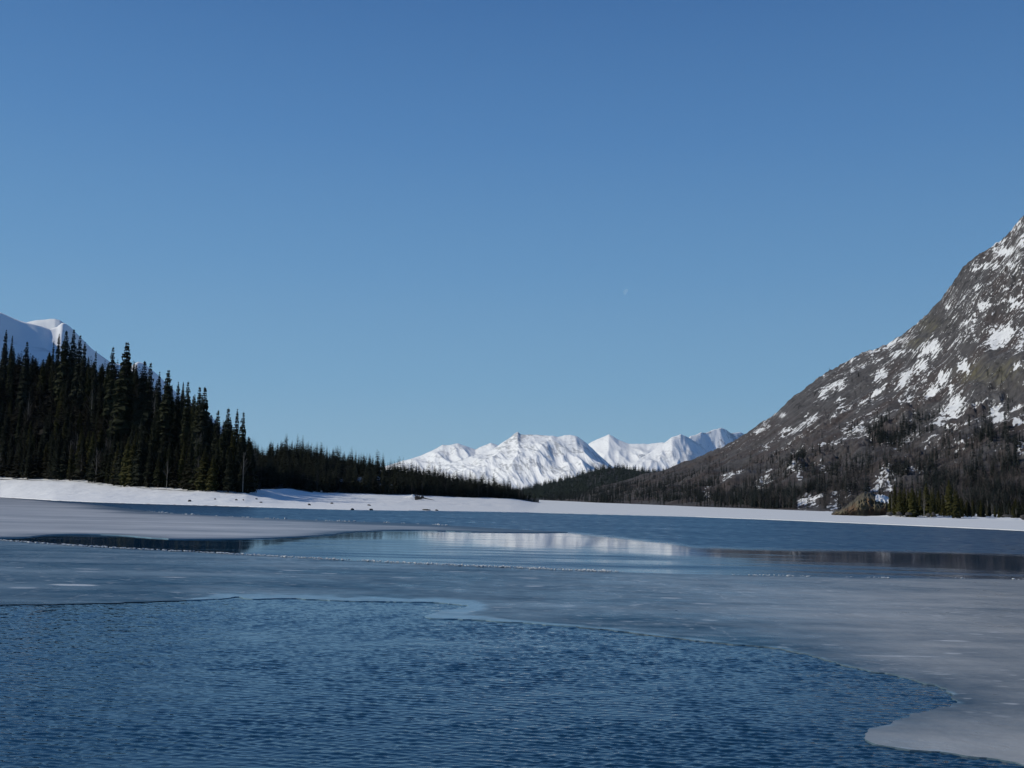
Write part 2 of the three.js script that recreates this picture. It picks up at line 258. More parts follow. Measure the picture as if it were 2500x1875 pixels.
const beachTop = byBearing([[-700, 440], [0, 400], [180, 372], [320, 335], [500, 314], [600, 312], [660, 345], [720, 430], [800, 500], [1000, 565], [1310, 745], [1345, 760]]);
const beachTopY = skyline([[-700, 1160], [0, 1167], [180, 1173], [320, 1189], [500, 1198], [600, 1204], [660, 1203], [720, 1200], [800, 1203], [1000, 1208.5], [1120, 1213.5], [1310, 1219.5], [1345, 1221]]);
const BA0 = ray(-700, 1212)[0], BA1 = ray(1336, 1212)[0];
const beachH = (a, D) => {
  const D0 = lakeEdge(a), D1 = beachTop(a), H = Math.max(0.2, EYE + beachTopY(a) * D1), t = (D - D0) / (D1 - D0), x = a * D, end = 1 - smoothstep(a, ray(1240, 1212)[0], ray(1330, 1212)[0]);
  return end *  (0.16 * smoothstep(t, 0, 0.012) + (H - 0.16) * Math.pow(clamp(t, 0, 1.3), 1.15) + (0.5 * fbm(x / 14, D / 20, 4) + 0.16 * fbm(x / 4, D / 6, 3)) * smoothstep(t, 0.02, 0.3)) - (t < 0 ? 0.3 : 0) - (1 - end) * 0.02;
};
{
  const g = grid(520, 120, (u, v) => { const a = lerp(BA0, BA1, u), D0 = lakeEdge(a) * (1 + 0.002 * noise(u * 160, 3)), D1 = beachTop(a) + 60, D = v === 0 ? D0 - 0.05 : lerp(D0, D1, Math.pow((v * 119 - 1) / 118, 1.4)); return [a * D, v === 0 ? -0.12 : beachH(a, D), -D]; }, (u, v, p) => [p[0] / 30, p[2] / 30], (u, v) => { const a = lerp(BA0, BA1, u); if (v < 0.012) return [0.62, 0.55, 0.50]; const k = 1.04 - 0.12 * smoothstep(a, -0.22, -0.02); return [k, k, k * 1.01]; });
  tag(mesh('snow_beach', g, beachMat), 'white snow beach sloping up to the foot of the left forest', 'beach', null, 'structure');
}
const farShore = byBearing([[900, 1700], [1250, 1650], [1320, 1390], [1450, 980], [1700, 696], [2000, 542], [2500, 468], [3600, 380]]);
{
  const a0 = ray(1000, 1212)[0], a1 = ray(3500, 1212)[0], snow = std({ map: snowTint, color: rgb(0.92, 0.925, 0.93), roughness: 0.9, bumpMap: snowBump, bumpScale: 0.10 });
  const g = grid(380, 130, (u, v) => { const a = lerp(a0, a1, u), D0 = lakeEdge(a) * (1 + 0.0015 * noise(u * 150, 3)), D1 = farShore(a) + 60, D = v === 0 ? D0 - 0.05 : lerp(D0, D1, Math.pow((v * 129 - 1) / 128, 1.8)); return [a * D, v === 0 ? -0.12 : 0.09 + 0.025 * fbm(a * D / 20, D / 9, 3), -D]; }, (u, v, p) => [p[0] / 40, p[2] / 40]);
  tag(mesh('snow_covered_ice', g, snow), 'flat snow-covered lake ice stretching to the far shore', 'lake ice', null, 'structure');
}

// ───────────────────────── tree builders ─────────────────────────
function soup(pos) { const g = new THREE.BufferGeometry(); g.setAttribute('position', new THREE.Float32BufferAttribute(pos, 3)); g.computeVertexNormals(); return g; }
function stick(pos, a, b, r0, r1, n = 4) {                             // tapered stick between two points
  const d = [b[0] - a[0], b[1] - a[1], b[2] - a[2]], l = Math.hypot(...d) || 1, w = [d[0] / l, d[1] / l, d[2] / l];
  const t = Math.abs(w[1]) > 0.9 ? [1, 0, 0] : [0, 1, 0], u = [w[1] * t[2] - w[2] * t[1], w[2] * t[0] - w[0] * t[2], w[0] * t[1] - w[1] * t[0]], ul = Math.hypot(...u); u.forEach((_, i) => u[i] /= ul);
  const v = [w[1] * u[2] - w[2] * u[1], w[2] * u[0] - w[0] * u[2], w[0] * u[1] - w[1] * u[0]];
  const P = (c, r, k) => { const q = k / n * 6.2832, co = Math.cos(q) * r, si = Math.sin(q) * r; return [c[0] + u[0] * co + v[0] * si, c[1] + u[1] * co + v[1] * si, c[2] + u[2] * co + v[2] * si]; };
  for (let k = 0; k < n; k++) { const A = P(a, r0, k), B = P(a, r0, k + 1), C = P(b, r1, k), D = P(b, r1, k + 1); pos.push(...A, ...B, ...C, ...B, ...D, ...C); }
}
function spruceCrown(seed, { R = 0.11, levels = 44, per = 8, lo = 0.07, twigs = true, pow = 0.68, gap = 0.12 } = {}) {
  const r = rng(seed), pos = [];
  for (let i = 0; i < levels; i++) {
    const t = lo + (0.985 - lo) * Math.pow((i + 0.8 * r()) / levels, 0.92), env = R * Math.pow(1 - t, pow) * (0.72 + 0.5 * r()) * (t < lo + 0.18 ? 0.7 + 0.3 * (t - lo) / 0.18 : 1) + 0.006;
    for (let k = 0; k < per; k++) {
      if (r() < gap) continue;
      const q = (k + r() * 0.9 + i * 0.37) / per * 6.2832, L = env * (0.65 + 0.6 * r()), c = Math.cos(q), s = Math.sin(q), dr = L * (0.45 + 0.55 * r()) * (1 - 0.6 * t), w = L * (0.3 + 0.22 * r()) + 0.004, y = t + 0.008;
      const pt = (f, side, dy) => [c * L * f - s * w * side, y - dr * f * f + dy, s * L * f + c * w * side];
      const B = [0, y + 0.004, 0], l = pt(0.55, 1, -0.25 * w), m = pt(0.6, 0, 0.18 * w), R_ = pt(0.55, -1, -0.25 * w), T = pt(1, 0, 0.02 * r());
      pos.push(...B, ...l, ...m, ...B, ...m, ...R_, ...l, ...T, ...m, ...m, ...T, ...R_);
      if (twigs) { const h1 = pt(0.45, 0.5, -w * (0.7 + r())), h2 = pt(0.8, -0.4, -w * (0.6 + r())); pos.push(...l, ...h1, ...m, ...m, ...h2, ...T); }
    }
  }
  stick(pos, [0, 0.95, 0], [0, 1, 0], 0.004, 0.0008, 3);
  return soup(pos);
}
function trunkGeo(r0 = 0.011, lean = 0) { const pos = []; stick(pos, [0, -0.03, 0], [lean * 0.5, 0.5, 0], r0, r0 * 0.62, 6); stick(pos, [lean * 0.5, 0.5, 0], [lean, 0.97, 0], r0 * 0.62, r0 * 0.1, 6); return soup(pos); }
function bareCrown(seed, { spread = 0.16, main = 16, sub = 5, lo = 0.28, thick = 0.0045 } = {}) {
  const r = rng(seed), pos = [];
  for (let i = 0; i < main; i++) {
    const t = lo + (0.93 - lo) * (i + r()) / main, q = r() * 6.2832, L = (0.32 * (1 - t) + 0.06) * (0.7 + 0.6 * r()), o = spread * (1.15 - t) * (0.6 + 0.7 * r());
    const a = [0, t, 0], b = [Math.cos(q) * o, t + L, Math.sin(q) * o]; stick(pos, a, b, thick * (1.2 - t), thick * 0.35, 3);
    for (let k = 0; k < sub; k++) { const f = 0.3 + 0.7 * r(), c = a.map((x, n) => lerp(x, b[n], f)), p = q + (r() - 0.5) * 2.6, l = 0.11 * (0.5 + r()) * (1.2 - t); stick(pos, c, [c[0] + Math.cos(p) * l * 0.5, c[1] + l * 0.8, c[2] + Math.sin(p) * l * 0.5], thick * 0.5, thick * 0.15, 3); }
  }
  return soup(pos);
}
const leafy = (o) => new THREE.MeshPhysicalMaterial({ roughness: 1, specularIntensity: 0.2, ...o });
const needle = [[0.026, 0.029, 0.014], [0.040, 0.039, 0.013], [0.020, 0.023, 0.014], [0.054, 0.052, 0.017]].map((c) => leafy({ color: rgb(...c), side: THREE.DoubleSide }));
const barkDark = std({ color: rgb(0.06, 0.048, 0.04), roughness: 1 }), barkPale = std({ color: rgb(0.26, 0.24, 0.21), roughness: 0.95 }), twigMat = std({ color: rgb(0.085, 0.075, 0.066), roughness: 1 });
const CROWNS = [[1, { R: 0.11 }], [2, { R: 0.092, levels: 46 }], [3, { R: 0.135, levels: 42 }], [4, { R: 0.08, levels: 46, per: 7, gap: 0.2 }], [5, { R: 0.135, levels: 44, pow: 0.68, per: 9 }], [6, { R: 0.105, gap: 0.3, lo: 0.14 }]].map(([s, o]) => spruceCrown(s, o));
const TRUNK = trunkGeo(), BIRCH_TRUNK = trunkGeo(0.0085, 0.02), BARE = [7, 8, 9].map((s) => bareCrown(s));
const protos = {};
function tree(kind, variant, tint, [x, y, z], h, wide, turn, label, groupName) {
  const key = kind + variant + '_' + tint;
  let o = protos[key];
  if (!o) {
    o = protos[key] = new THREE.Group();
    if (kind === 'spruce_tree') { mesh('trunk', TRUNK, barkDark, o); mesh('crown', CROWNS[variant], needle[tint], o); }
    else { mesh('trunk', BIRCH_TRUNK, barkPale, o); mesh('crown', BARE[variant], twigMat, o); }
  }
  const t = o.clone(); t.name = numbered(kind); t.position.set(x, y, z); t.scale.set(h * wide, h, h * wide); t.rotation.y = turn; scene.add(t);
  return tag(t, label, kind === 'spruce_tree' ? 'spruce tree' : 'birch tree', groupName);
}
const FAR_CROWNS = [[21, { R: 0.12, levels: 22, per: 5, twigs: false, gap: 0.05 }], [22, { R: 0.10, levels: 24, per: 5, twigs: false, gap: 0.1 }], [23, { R: 0.15, levels: 18, per: 5, twigs: false, pow: 0.7 }]].map(([s, o]) => spruceCrown(s, o));
const FAR_BARE = (() => { const p = []; stick(p, [0, -0.03, 0], [0.01, 0.9, 0], 0.009, 0.002, 3); const t = soup(p), c = bareCrown(41, { main: 9, sub: 3, thick: 0.007, lo: 0.2 }); return mergeGeometries([t, c]); })();
function wood(name, list, geo, mat, label, category) {                // list of [x, y, z, height, width factor, turn, tint]
  const m = new THREE.InstancedMesh(geo, mat, list.length), M = new THREE.Matrix4(), Q = new THREE.Quaternion(), Y = new THREE.Vector3(0, 1, 0), c = new THREE.Color();
  list.forEach(([x, y, z, h, w, t, k], i) => { M.compose(new THREE.Vector3(x, y, z), Q.setFromAxisAngle(Y, t), new THREE.Vector3(h * w, h, h * w)); m.setMatrixAt(i, M); m.setColorAt(i, c.setRGB(k, k, k)); });
  m.name = numbered(name); m.castShadow = m.receiveShadow = true; scene.add(m);
  return tag(m, label, category, null, 'stuff');
}

// ───────────────────────── left forested hill ─────────────────────────
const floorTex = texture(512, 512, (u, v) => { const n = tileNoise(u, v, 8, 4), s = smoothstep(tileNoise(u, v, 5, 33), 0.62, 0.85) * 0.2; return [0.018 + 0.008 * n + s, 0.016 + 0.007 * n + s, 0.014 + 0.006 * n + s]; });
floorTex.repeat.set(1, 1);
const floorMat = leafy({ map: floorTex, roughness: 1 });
const hillTops = skyline([[-700, 850], [-300, 900], [0, 915], [100, 912], [200, 920], [310, 945], [400, 1000], [500, 1055], [560, 1110], [600, 1160], [630, 1192], [655, 1207]]);
const HA0 = ray(-700, 1100)[0], HA1 = ray(652, 1206)[0];
const hillBase = (a) => beachTop(a) - 2;
const hillPoint = (a, v) => {
  const D0 = hillBase(a), D1 = D0 + 135, t = clamp(v, 0, 1), D = lerp(D0, D1, v), h0 = beachH(a, D0) - 0.1, h1 = Math.max(h0, EYE + hillTops(a) * D1);
  return [a * D, v <= 1 ? lerp(h0, h1, t * t * (1.9 - 0.9 * t)) + 0.5 * fbm(a * D / 12, D / 12, 3) * smoothstep(t, 0.02, 0.15) : h1 - (v - 1) * 30, -D];
};
{
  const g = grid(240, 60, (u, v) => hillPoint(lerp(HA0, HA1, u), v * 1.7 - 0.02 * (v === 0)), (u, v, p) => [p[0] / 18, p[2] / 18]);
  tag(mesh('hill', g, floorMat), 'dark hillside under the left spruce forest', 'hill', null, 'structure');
}
const treeTops = curve([[-500, 800], [0, 832], [40, 815], [100, 860], [150, 815], [200, 820], [235, 870], [300, 850], [330, 860], [380, 910], [420, 915], [470, 955], [505, 960], [520, 1015], [560, 1010], [600, 1020], [615, 1060], [650, 1120]].map((p) => p));
const SPRUCES = 'spruces of the forest on the left hill';
{
  const r = rng(77);
  // the pointed tops one can follow along the skyline: [x, top y, breadth, crown, how far up the hill]
  const tops = [[16, 802, 0.9, 1, .75, 'leftmost tall pointed spruce on the skyline, against the shaded snow slope'], [31, 817, .85, 3, .72, 'thin spruce right beside the leftmost tall one on the skyline'], [67, 830, 1, 0, .6, 'lone narrow dark spruce standing free against the snowy slope, left of the skyline clump'], [132, 830, .8, 3, .8, 'thin spruce at the left side of the skyline clump below the sunlit summit'], [145, 812, .8, 1, .8, 'slim pointed spruce second from left in the clump below the sunlit summit'], [163, 803, 1.1, 2, .72, 'fullest spruce of the skyline clump below the sunlit snow summit'], [181, 799, .9, 0, .74, 'tallest slim spruce of the clump below the snowy left summit'], [197, 814, .95, 0, .7, 'spruce at the right of the skyline clump, its tip on the falling snow ridge'], [208, 832, 1, 1, .66, 'lower spruce closing the right side of the skyline clump'],
    [235, 854, .8, 3, .6, 'thin spruce with a slender tip between the clump and the broad spruce'], [277, 843, .95, 0, .58, 'tall pointed spruce next left of the broadest skyline spruce'], [311, 832, 1.15, 4, .42, 'broadest dark spruce standing high above the middle of the left forest'], [354, 877, 1, 2, .5, 'spruce with a small peak just right of the broadest spruce'], [369, 882, .95, 0, .5, 'pointed spruce second right of the broadest spruce'], [390, 906, .8, 1, .5, 'slim spruce just left of the round-topped skyline spruce'], [412, 901, 1.1, 4, .45, 'round-topped spruce just right of the gap in the left forest skyline'], [436, 931, .9, 1, .5, 'first of three slim spruces halfway down the left skyline'], [448, 931, .8, 3, .5, 'middle one of three slim spruces halfway down the left skyline'], [460, 929, .95, 0, .45, 'tallest and rightmost of three slim spruces halfway down the left skyline'], [476, 962, .8, 1, .45, 'short spruce in the dip left of the twin spruces on the skyline'], [488, 942, 1, 0, .35, 'left one of the twin tall spruces low on the left skyline'], [501, 942, 1.05, 2, .33, 'right one of the twin tall spruces low on the left skyline'],
    [533, 1000, 1.05, 5, .22, 'bushy spruce with a blunt top, fourth from the right end of the left forest'], [558, 995, 1.1, 2, .2, 'bushy-topped spruce, third tree from the right end of the left forest'], [580, 998, .85, 1, .14, 'slim spruce, second tree from the right end of the left forest'], [595, 1005, .95, 0, .10, 'spruce at the right end of the left forest, beside the open sky']];
  for (const [px, py, wide, cr, v, own] of tops) {
    const a = ray(px, py)[0], p = hillPoint(a, v), q = sight(...p), h = (q[1] - py) / FOCAL * -p[2] * 1.0;
    tree('spruce_tree', cr, cr === 4 ? 0 : 2 * (r() < 0.5), p, h, 1.3 * wide * clamp(17 / h, 0.65, 1.2), r() * 6.28, own || 'dark spruce whose pointed top stands on the skyline of the left hill', own ? 'marked skyline spruces of the left hill' : 'skyline spruces of the left hill');
  }
  const spots = [];
  let n = 0, nb = 0;
  for (let tries = 0; tries < 9000 && n + nb < 290; tries++) {
    const front = n < 85, px = -60 + 690 * r(), v = front ? 0.0 + 0.10 * r() : 0.1 + 0.88 * Math.pow(r(), 0.8), a = ray(px, 1100)[0], p = hillPoint(a, v);
    if (a > ray(622, 1100)[0]) continue;
    const min = front ? 2.3 : 3.6; if (spots.some(([x, z]) => (x - p[0]) ** 2 + (z - p[2]) ** 2 < min * min)) continue;
    const birch = !front && r() < 0.16 || front && r() < 0.12;
    let h = (front ? 9 + 9 * r() : 12 + 9 * r()) * (birch ? 0.85 : 1); const top = sight(p[0], p[1] + h, p[2]);
    const lim = treeTops(top[0]) + 5 + 20 * r(); if (top[1] < lim) { h -= (lim - top[1]) / FOCAL * -p[2]; if (h < 6.5) continue; }
    spots.push([p[0], p[2]]);
    if (birch) { nb++; tree('birch_tree', Math.floor(r() * 3), 0, p, h, 1.1, r() * 6.28, front ? 'pale bare birch at the snowy foot of the left forest' : 'bare grey birch among the dark spruces on the left hill', front ? 'bare birches at the foot of the left forest' : 'bare birches on the left hill'); continue; }
    n++;
    const tint = r() < 0.5 ? 2 : r() < 0.55 ? 0 : r() < 0.75 ? 1 : 3;
    tree('spruce_tree', Math.floor(r() * 6), tint, p, h, (1.0 + 0.4 * r()) * clamp(16 / h, 0.8, 1.3), r() * 6.28, front ? 'dark spruce at the foot of the left forest beside the snow' : tint === 3 || tint === 1 ? 'olive green spruce standing within the left hill forest' : 'near-black spruce packed inside the left hill forest', front ? 'spruces along the foot of the left forest' : tint === 3 || tint === 1 ? 'olive spruces inside the left forest' : SPRUCES);
  }
  // dense young growth that closes the wood behind and below the big trees
  const list = []; for (let i = 0; i < 3800; i++) { const px = -640 + 1265 * r(), v = 0.01 + 1.25 * r(), a = ray(px, 1100)[0], p = hillPoint(a, v); let h = ((v > 0.9 ? 6 : 4) + 8 * r()) * (px < -60 ? 1.7 : 1); const t = sight(p[0], p[1] + h, p[2]); if (px > -30 && t[1] < treeTops(t[0]) + 14) continue; list.push([...p, h, 1.25 + 0.5 * r(), r() * 6.28, 0.6 + 0.5 * r()]); }
  wood('spruce_undergrowth', list, FAR_CROWNS[2], leafy({ color: rgb(0.019, 0.019, 0.012), roughness: 1, side: THREE.DoubleSide }), 'dense dark young growth filling the left forest between the trunks', 'undergrowth');
}

// ───────────────────────── forested ridge behind the beach ─────────────────────────
const ridgeTops = skyline([[560, 1108], [640, 1110], [720, 1111], [780, 1123], [830, 1136], [900, 1150], [950, 1160], [1000, 1169], [1050, 1178], [1100, 1190], [1150, 1200], [1200, 1207], [1250, 1211], [1300, 1216], [1320, 1222]]);
const RA0 = ray(560, 1100)[0], RA1 = ray(1316, 1218)[0];
const ridgePoint = (a, v) => {
  const D0 = Math.max(beachTop(a), 465) - 3, D1 = D0 + lerp(200, 60, smoothstep(a, -0.25, 0.02)), D = lerp(D0, D1, v), h0 = Math.max(0.2, beachH(a, D0) - 0.1), h1 = Math.max(h0, EYE + ridgeTops(a) * D1), t = clamp(v, 0, 1);
  return [a * D, v <= 1 ? lerp(h0, h1, Math.pow(t, 1.25)) + 0.8 * fbm(a * D / 25, D / 25, 3) * t : h1 - (v - 1) * 30, -D];
};
{
  const patchesPx = [[607, 1085, 5, 8], [645, 1097, 11, 7], [833, 1174, 6, 3], [880, 1172, 9, 7], [924, 1168, 6, 4], [925, 1184, 6, 3], [955, 1184, 4, 3], [785, 1199, 4, 2]];
  const tex = texture(1024, 256, (u, v) => {
    const p = ridgePoint(lerp(RA0, RA1, u), v * 1.5), q = sight(...p), n = fbm(u * 90, v * 12, 3); let s = 0.0; for (const [x, y, rx, ry] of patchesPx) s = Math.max(s, smoothstep(1 - ((q[0] - x) / rx) ** 2 - ((q[1] - y) / ry) ** 2 + 1.2 * n, -0.1, 0.3));
    const b = 0.022 + 0.008 * n; return [lerp(b * 1.1, 0.75, s), lerp(b, 0.75, s), lerp(b * 0.85, 0.75, s)];
  });
  const g = grid(300, 50, (u, v) => ridgePoint(lerp(RA0, RA1, u), v * 1.5));
  tag(mesh('hill', g, std({ map: tex, roughness: 1 })), 'low forested ridge running out behind the snow beach', 'hill', null, 'structure');
  const r = rng(123), list = [], bare = [];
  for (let i = 0; i < 6600; i++) {
    const a = lerp(RA0, RA1, Math.pow(r(), 0.8)), px1 = 1250 + a * FOCAL, v = 1.12 * Math.pow(r(), 0.9), p = ridgePoint(a, v), q = sight(...p);
    if (patchesPx.some(([x, y, rx, ry]) => Math.abs(q[0] - x) < rx * 1.1 && q[1] > y - ry && q[1] < y + 17 + ry)) continue;
    const h = (v > 0.8 ? 4.5 : 5) + 7.5 * r() * r() + (r() < 0.10 ? 4.5 : 0) - 4 * smoothstep(px1, 1215, 1305);
    if (px1 > 1205 && r() < (px1 - 1205) / 118) continue;
    if (v < 0.7 && r() < 0.12) bare.push([...p, h * 0.8, 1.5, r() * 6.28, 0.7 + 0.5 * r()]); else list.push([...p, h, 1.1 + 0.6 * r(), r() * 6.28, 0.5 + 0.8 * r()]);
  }
  wood('spruce_forest', list, FAR_CROWNS[0], leafy({ color: rgb(0.024, 0.028, 0.018), roughness: 1, side: THREE.DoubleSide }), 'dark spruce forest covering the low ridge behind the beach', 'forest');
  wood('bare_thicket', bare, FAR_BARE, std({ color: rgb(0.06, 0.052, 0.046), roughness: 1 }), 'bare grey birches scattered through the low ridge forest', 'thicket');
}

// ───────────────────────── right mountain ─────────────────────────
const MA0 = ray(1322, 1216)[0], MA1 = 0.72;
const mTop = (() => { const s = skyline([[1320, 1219], [1400, 1204], [1500, 1184], [1600, 1158], [1658, 1140], [1723, 1112], [1804, 1073], [1850, 1041], [1880, 1024], [1905, 999], [1935, 972], [1970, 945], [2010, 920], [2050, 893], [2100, 867], [2160, 846], [2200, 822], [2235, 795], [2262, 774], [2290, 740], [2318, 705], [2342, 668], [2350, 655], [2375, 632], [2405, 612], [2440, 590], [2468, 565], [2485, 545], [2500, 526], [2560, 470], [2700, 400], [3000, 330], [3600, 330]]); return s; })();
const mSoft = (a) => 0.25 * (mTop(a - 0.02) + mTop(a - 0.007) + mTop(a + 0.007) + mTop(a + 0.02));
const mFar = curve([[MA0, 1900], [0.1, 1850], [0.22, 1600], [0.35, 1350], [0.49, 1120], [1, 1000]]);
const mPoint = (a, v, rough = 1) => {
  const D0 = farShore(a) - 4, D1 = mFar(a), D = lerp(D0, D1, v), t = clamp(v, 0, 1), h1 = EYE + lerp(mSoft(a), mTop(a), smoothstep(v, 0.8, 1)) * D1, x = a * D;
  if (v > 1) return [x, h1 - (v - 1) * (v - 1) * 260 - (v - 1) * 30, -D];
  let h = h1 * (0.34 * t + 0.66 * Math.pow(t, 1.75));
  if (rough) {
    const S = a * 1150, T = D, big = ridged(S / 170 + T / 600, T / 330, 3), mid = fbm(S / 55 + 40, T / 40, 3), cliff = noise(S / 120 + 9, T / 110);
    const k = smoothstep(t, 0.0, 0.3) * (1 - 0.85 * smoothstep(t, 0.86, 1)) * smoothstep(a, MA0, MA0 + 0.12);
    h += k * (11 * big + 6 * mid + (0.9 + 4.5 * smoothstep(cliff, 0.0, 0.45)) * ridged(S / 24, T / 34, 4, 0.6) + (0.8 + 2.2 * smoothstep(cliff, 0, 0.4)) * fbm(S / 9, T / 9, 3, 0.6)) * rough;
    h += smoothstep(t, 0, 0.06) * (1 - smoothstep(t, 0.2, 0.4)) * 3.5 * fbm(S / 40 + 3, T / 26, 3);
    h += smoothstep(t, 0.86, 1) * (4.5 * fbm(S / 22, 5, 3) + 2.4 * ridged(S / 8, T / 20, 3));
  }
  return [x, Math.max(0.05, h), -D];
};
// snow patches one can find on the slope: [x, y, half length, half height, tilt in degrees]
const Z4 = [[1530, 195, 45, 16, -25], [1570, 245, 60, 24, 0], [1440, 312, 55, 14, -20], [1500, 325, 40, 10, -15], [1610, 352, 30, 14, 0], [1350, 490, 20, 8, -20], [1270, 520, 16, 10, -20], [1275, 580, 10, 25, 20], [1455, 565, 22, 30, 0], [1430, 440, 26, 10, 0], [1480, 465, 12, 6, 0], [1560, 480, 14, 8, -30], [1620, 530, 30, 18, -20], [1380, 632, 42, 14, -10], [1390, 685, 16, 10, 0], [1540, 690, 70, 40, -35], [1590, 655, 30, 35, 0], [1500, 740, 50, 14, -15], [1350, 845, 24, 24, 0], [1365, 855, 12, 24, -30], [1020, 775, 42, 15, -5], [1105, 775, 20, 11, 0], [1320, 715, 26, 5, -28], [900, 750, 16, 24, 10], [1110, 590, 24, 20, 0], [985, 700, 36, 30, -40], [1050, 690, 22, 12, -30], [1190, 770, 55, 34, -30], [1140, 855, 45, 24, -30], [930, 880, 36, 20, -35], [1060, 905, 38, 34, -30], [990, 915, 40, 5, -35], [850, 1025, 42, 7, -30], [915, 985, 40, 8, -45], [1080, 1012, 30, 16, -40], [1020, 1030, 22, 9, 0], [1190, 970, 60, 20, -50], [1250, 900, 34, 16, -30], [1310, 1030, 60, 46, -40], [1290, 940, 16, 28, -10], [1300, 1085, 60, 20, 0], [1230, 1140, 30, 26, 0], [1530, 1085, 40, 44, 0], [1620, 1055, 46, 12, -28], [1440, 1045, 40, 14, -25], [730, 1030, 16, 38, 35], [765, 1078, 12, 14, 20], [720, 1110, 40, 6, -32], [540, 1125, 60, 9, -30], [460, 1165, 40, 8, -20], [590, 1080, 34, 12, -10], [330, 1155, 44, 12, -30], [350, 1115, 14, 10, -40], [402, 1058, 11, 9, -40], [442, 1085, 10, 17, 15], [790, 1165, 65, 11, -15], [850, 1190, 24, 22, 0], [705, 1220, 12, 10, 0], [640, 1240, 16, 7, -25], [350, 1270, 18, 5, -20], [400, 1308, 7, 4, 0], [500, 1390, 42, 9, -18], [640, 1358, 40, 4, 3], [520, 1410, 26, 10, 0], [180, 1420, 52, 8, -12], [335, 1440, 36, 8, -12], [370, 1385, 20, 6, 0], [595, 1498, 60, 14, -12], [540, 1520, 30, 16, 0], [690, 1530, 26, 14, 0], [930, 1440, 60, 10, -20], [960, 1405, 40, 9, -5], [1080, 1388, 60, 9, 0], [975, 1455, 20, 20, 0], [700, 1485, 20, 9, 0], [780, 1475, 26, 6, -35], [1640, 1275, 18, 36, 0], [1620, 1150, 40, 10, -10], [1645, 790, 26, 12, 0], [1640, 740, 14, 30, 0], [1635, 890, 30, 12, -10], [1625, 820, 24, 9, 0], [770, 800, 34, 9, -25], [650, 870, 10, 16, 0], [700, 940, 60, 16, -20], [640, 980, 18, 22, 0], [840, 835, 18, 8, -30], [790, 850, 12, 12, 0], [910, 810, 20, 6, -35], [1190, 1240, 30, 4, -25], [1300, 1180, 40, 4, -20], [1640, 100, 14, 20, 0], [1600, 120, 18, 10, 0], [1650, 210, 14, 40, 0], [60, 1480, 24, 5, -10], [1045, 950, 20, 26, 0]];
const BLOBS = Z4.map(([x, y, rx, ry, t]) => [1700 + x / 2.074, 500 + y / 2.074, rx / 2.074, ry / 2.074, Math.cos(t * Math.PI / 180), Math.sin(t * Math.PI / 180)]);
const snowAt = (px, py) => { let s = 0; for (const [x, y, rx, ry, c, q] of BLOBS) { const dx = px - x, dy = py - y; if (Math.abs(dx) > 60 || Math.abs(dy) > 60) continue; const e = 1 - Math.sqrt(((dx * c + dy * q) / rx) ** 2 + ((-dx * q + dy * c) / ry) ** 2); if (e > s - 1) s = Math.max(s, 0.45 + 0.62 * e); } return s; };
const region = (list) => (px, py) => { let s = 0; for (const [x, y, rx, ry, d = 1] of list) s = Math.max(s, d * Math.exp(-(((px - x) / rx) ** 2 + ((py - y) / ry) ** 2))); return s; };
const lichen = region([[2275, 800, 30, 20], [2240, 850, 26, 14], [2385, 925, 40, 22], [2450, 935, 40, 25], [2360, 935, 14, 18]]);
const crags = region([[1945, 1000, 50, 40], [2010, 970, 50, 40], [2280, 800, 60, 60], [2440, 930, 70, 50], [2430, 985, 60, 30], [2360, 680, 50, 50], [2250, 880, 60, 30], [2100, 940, 40, 40]]);
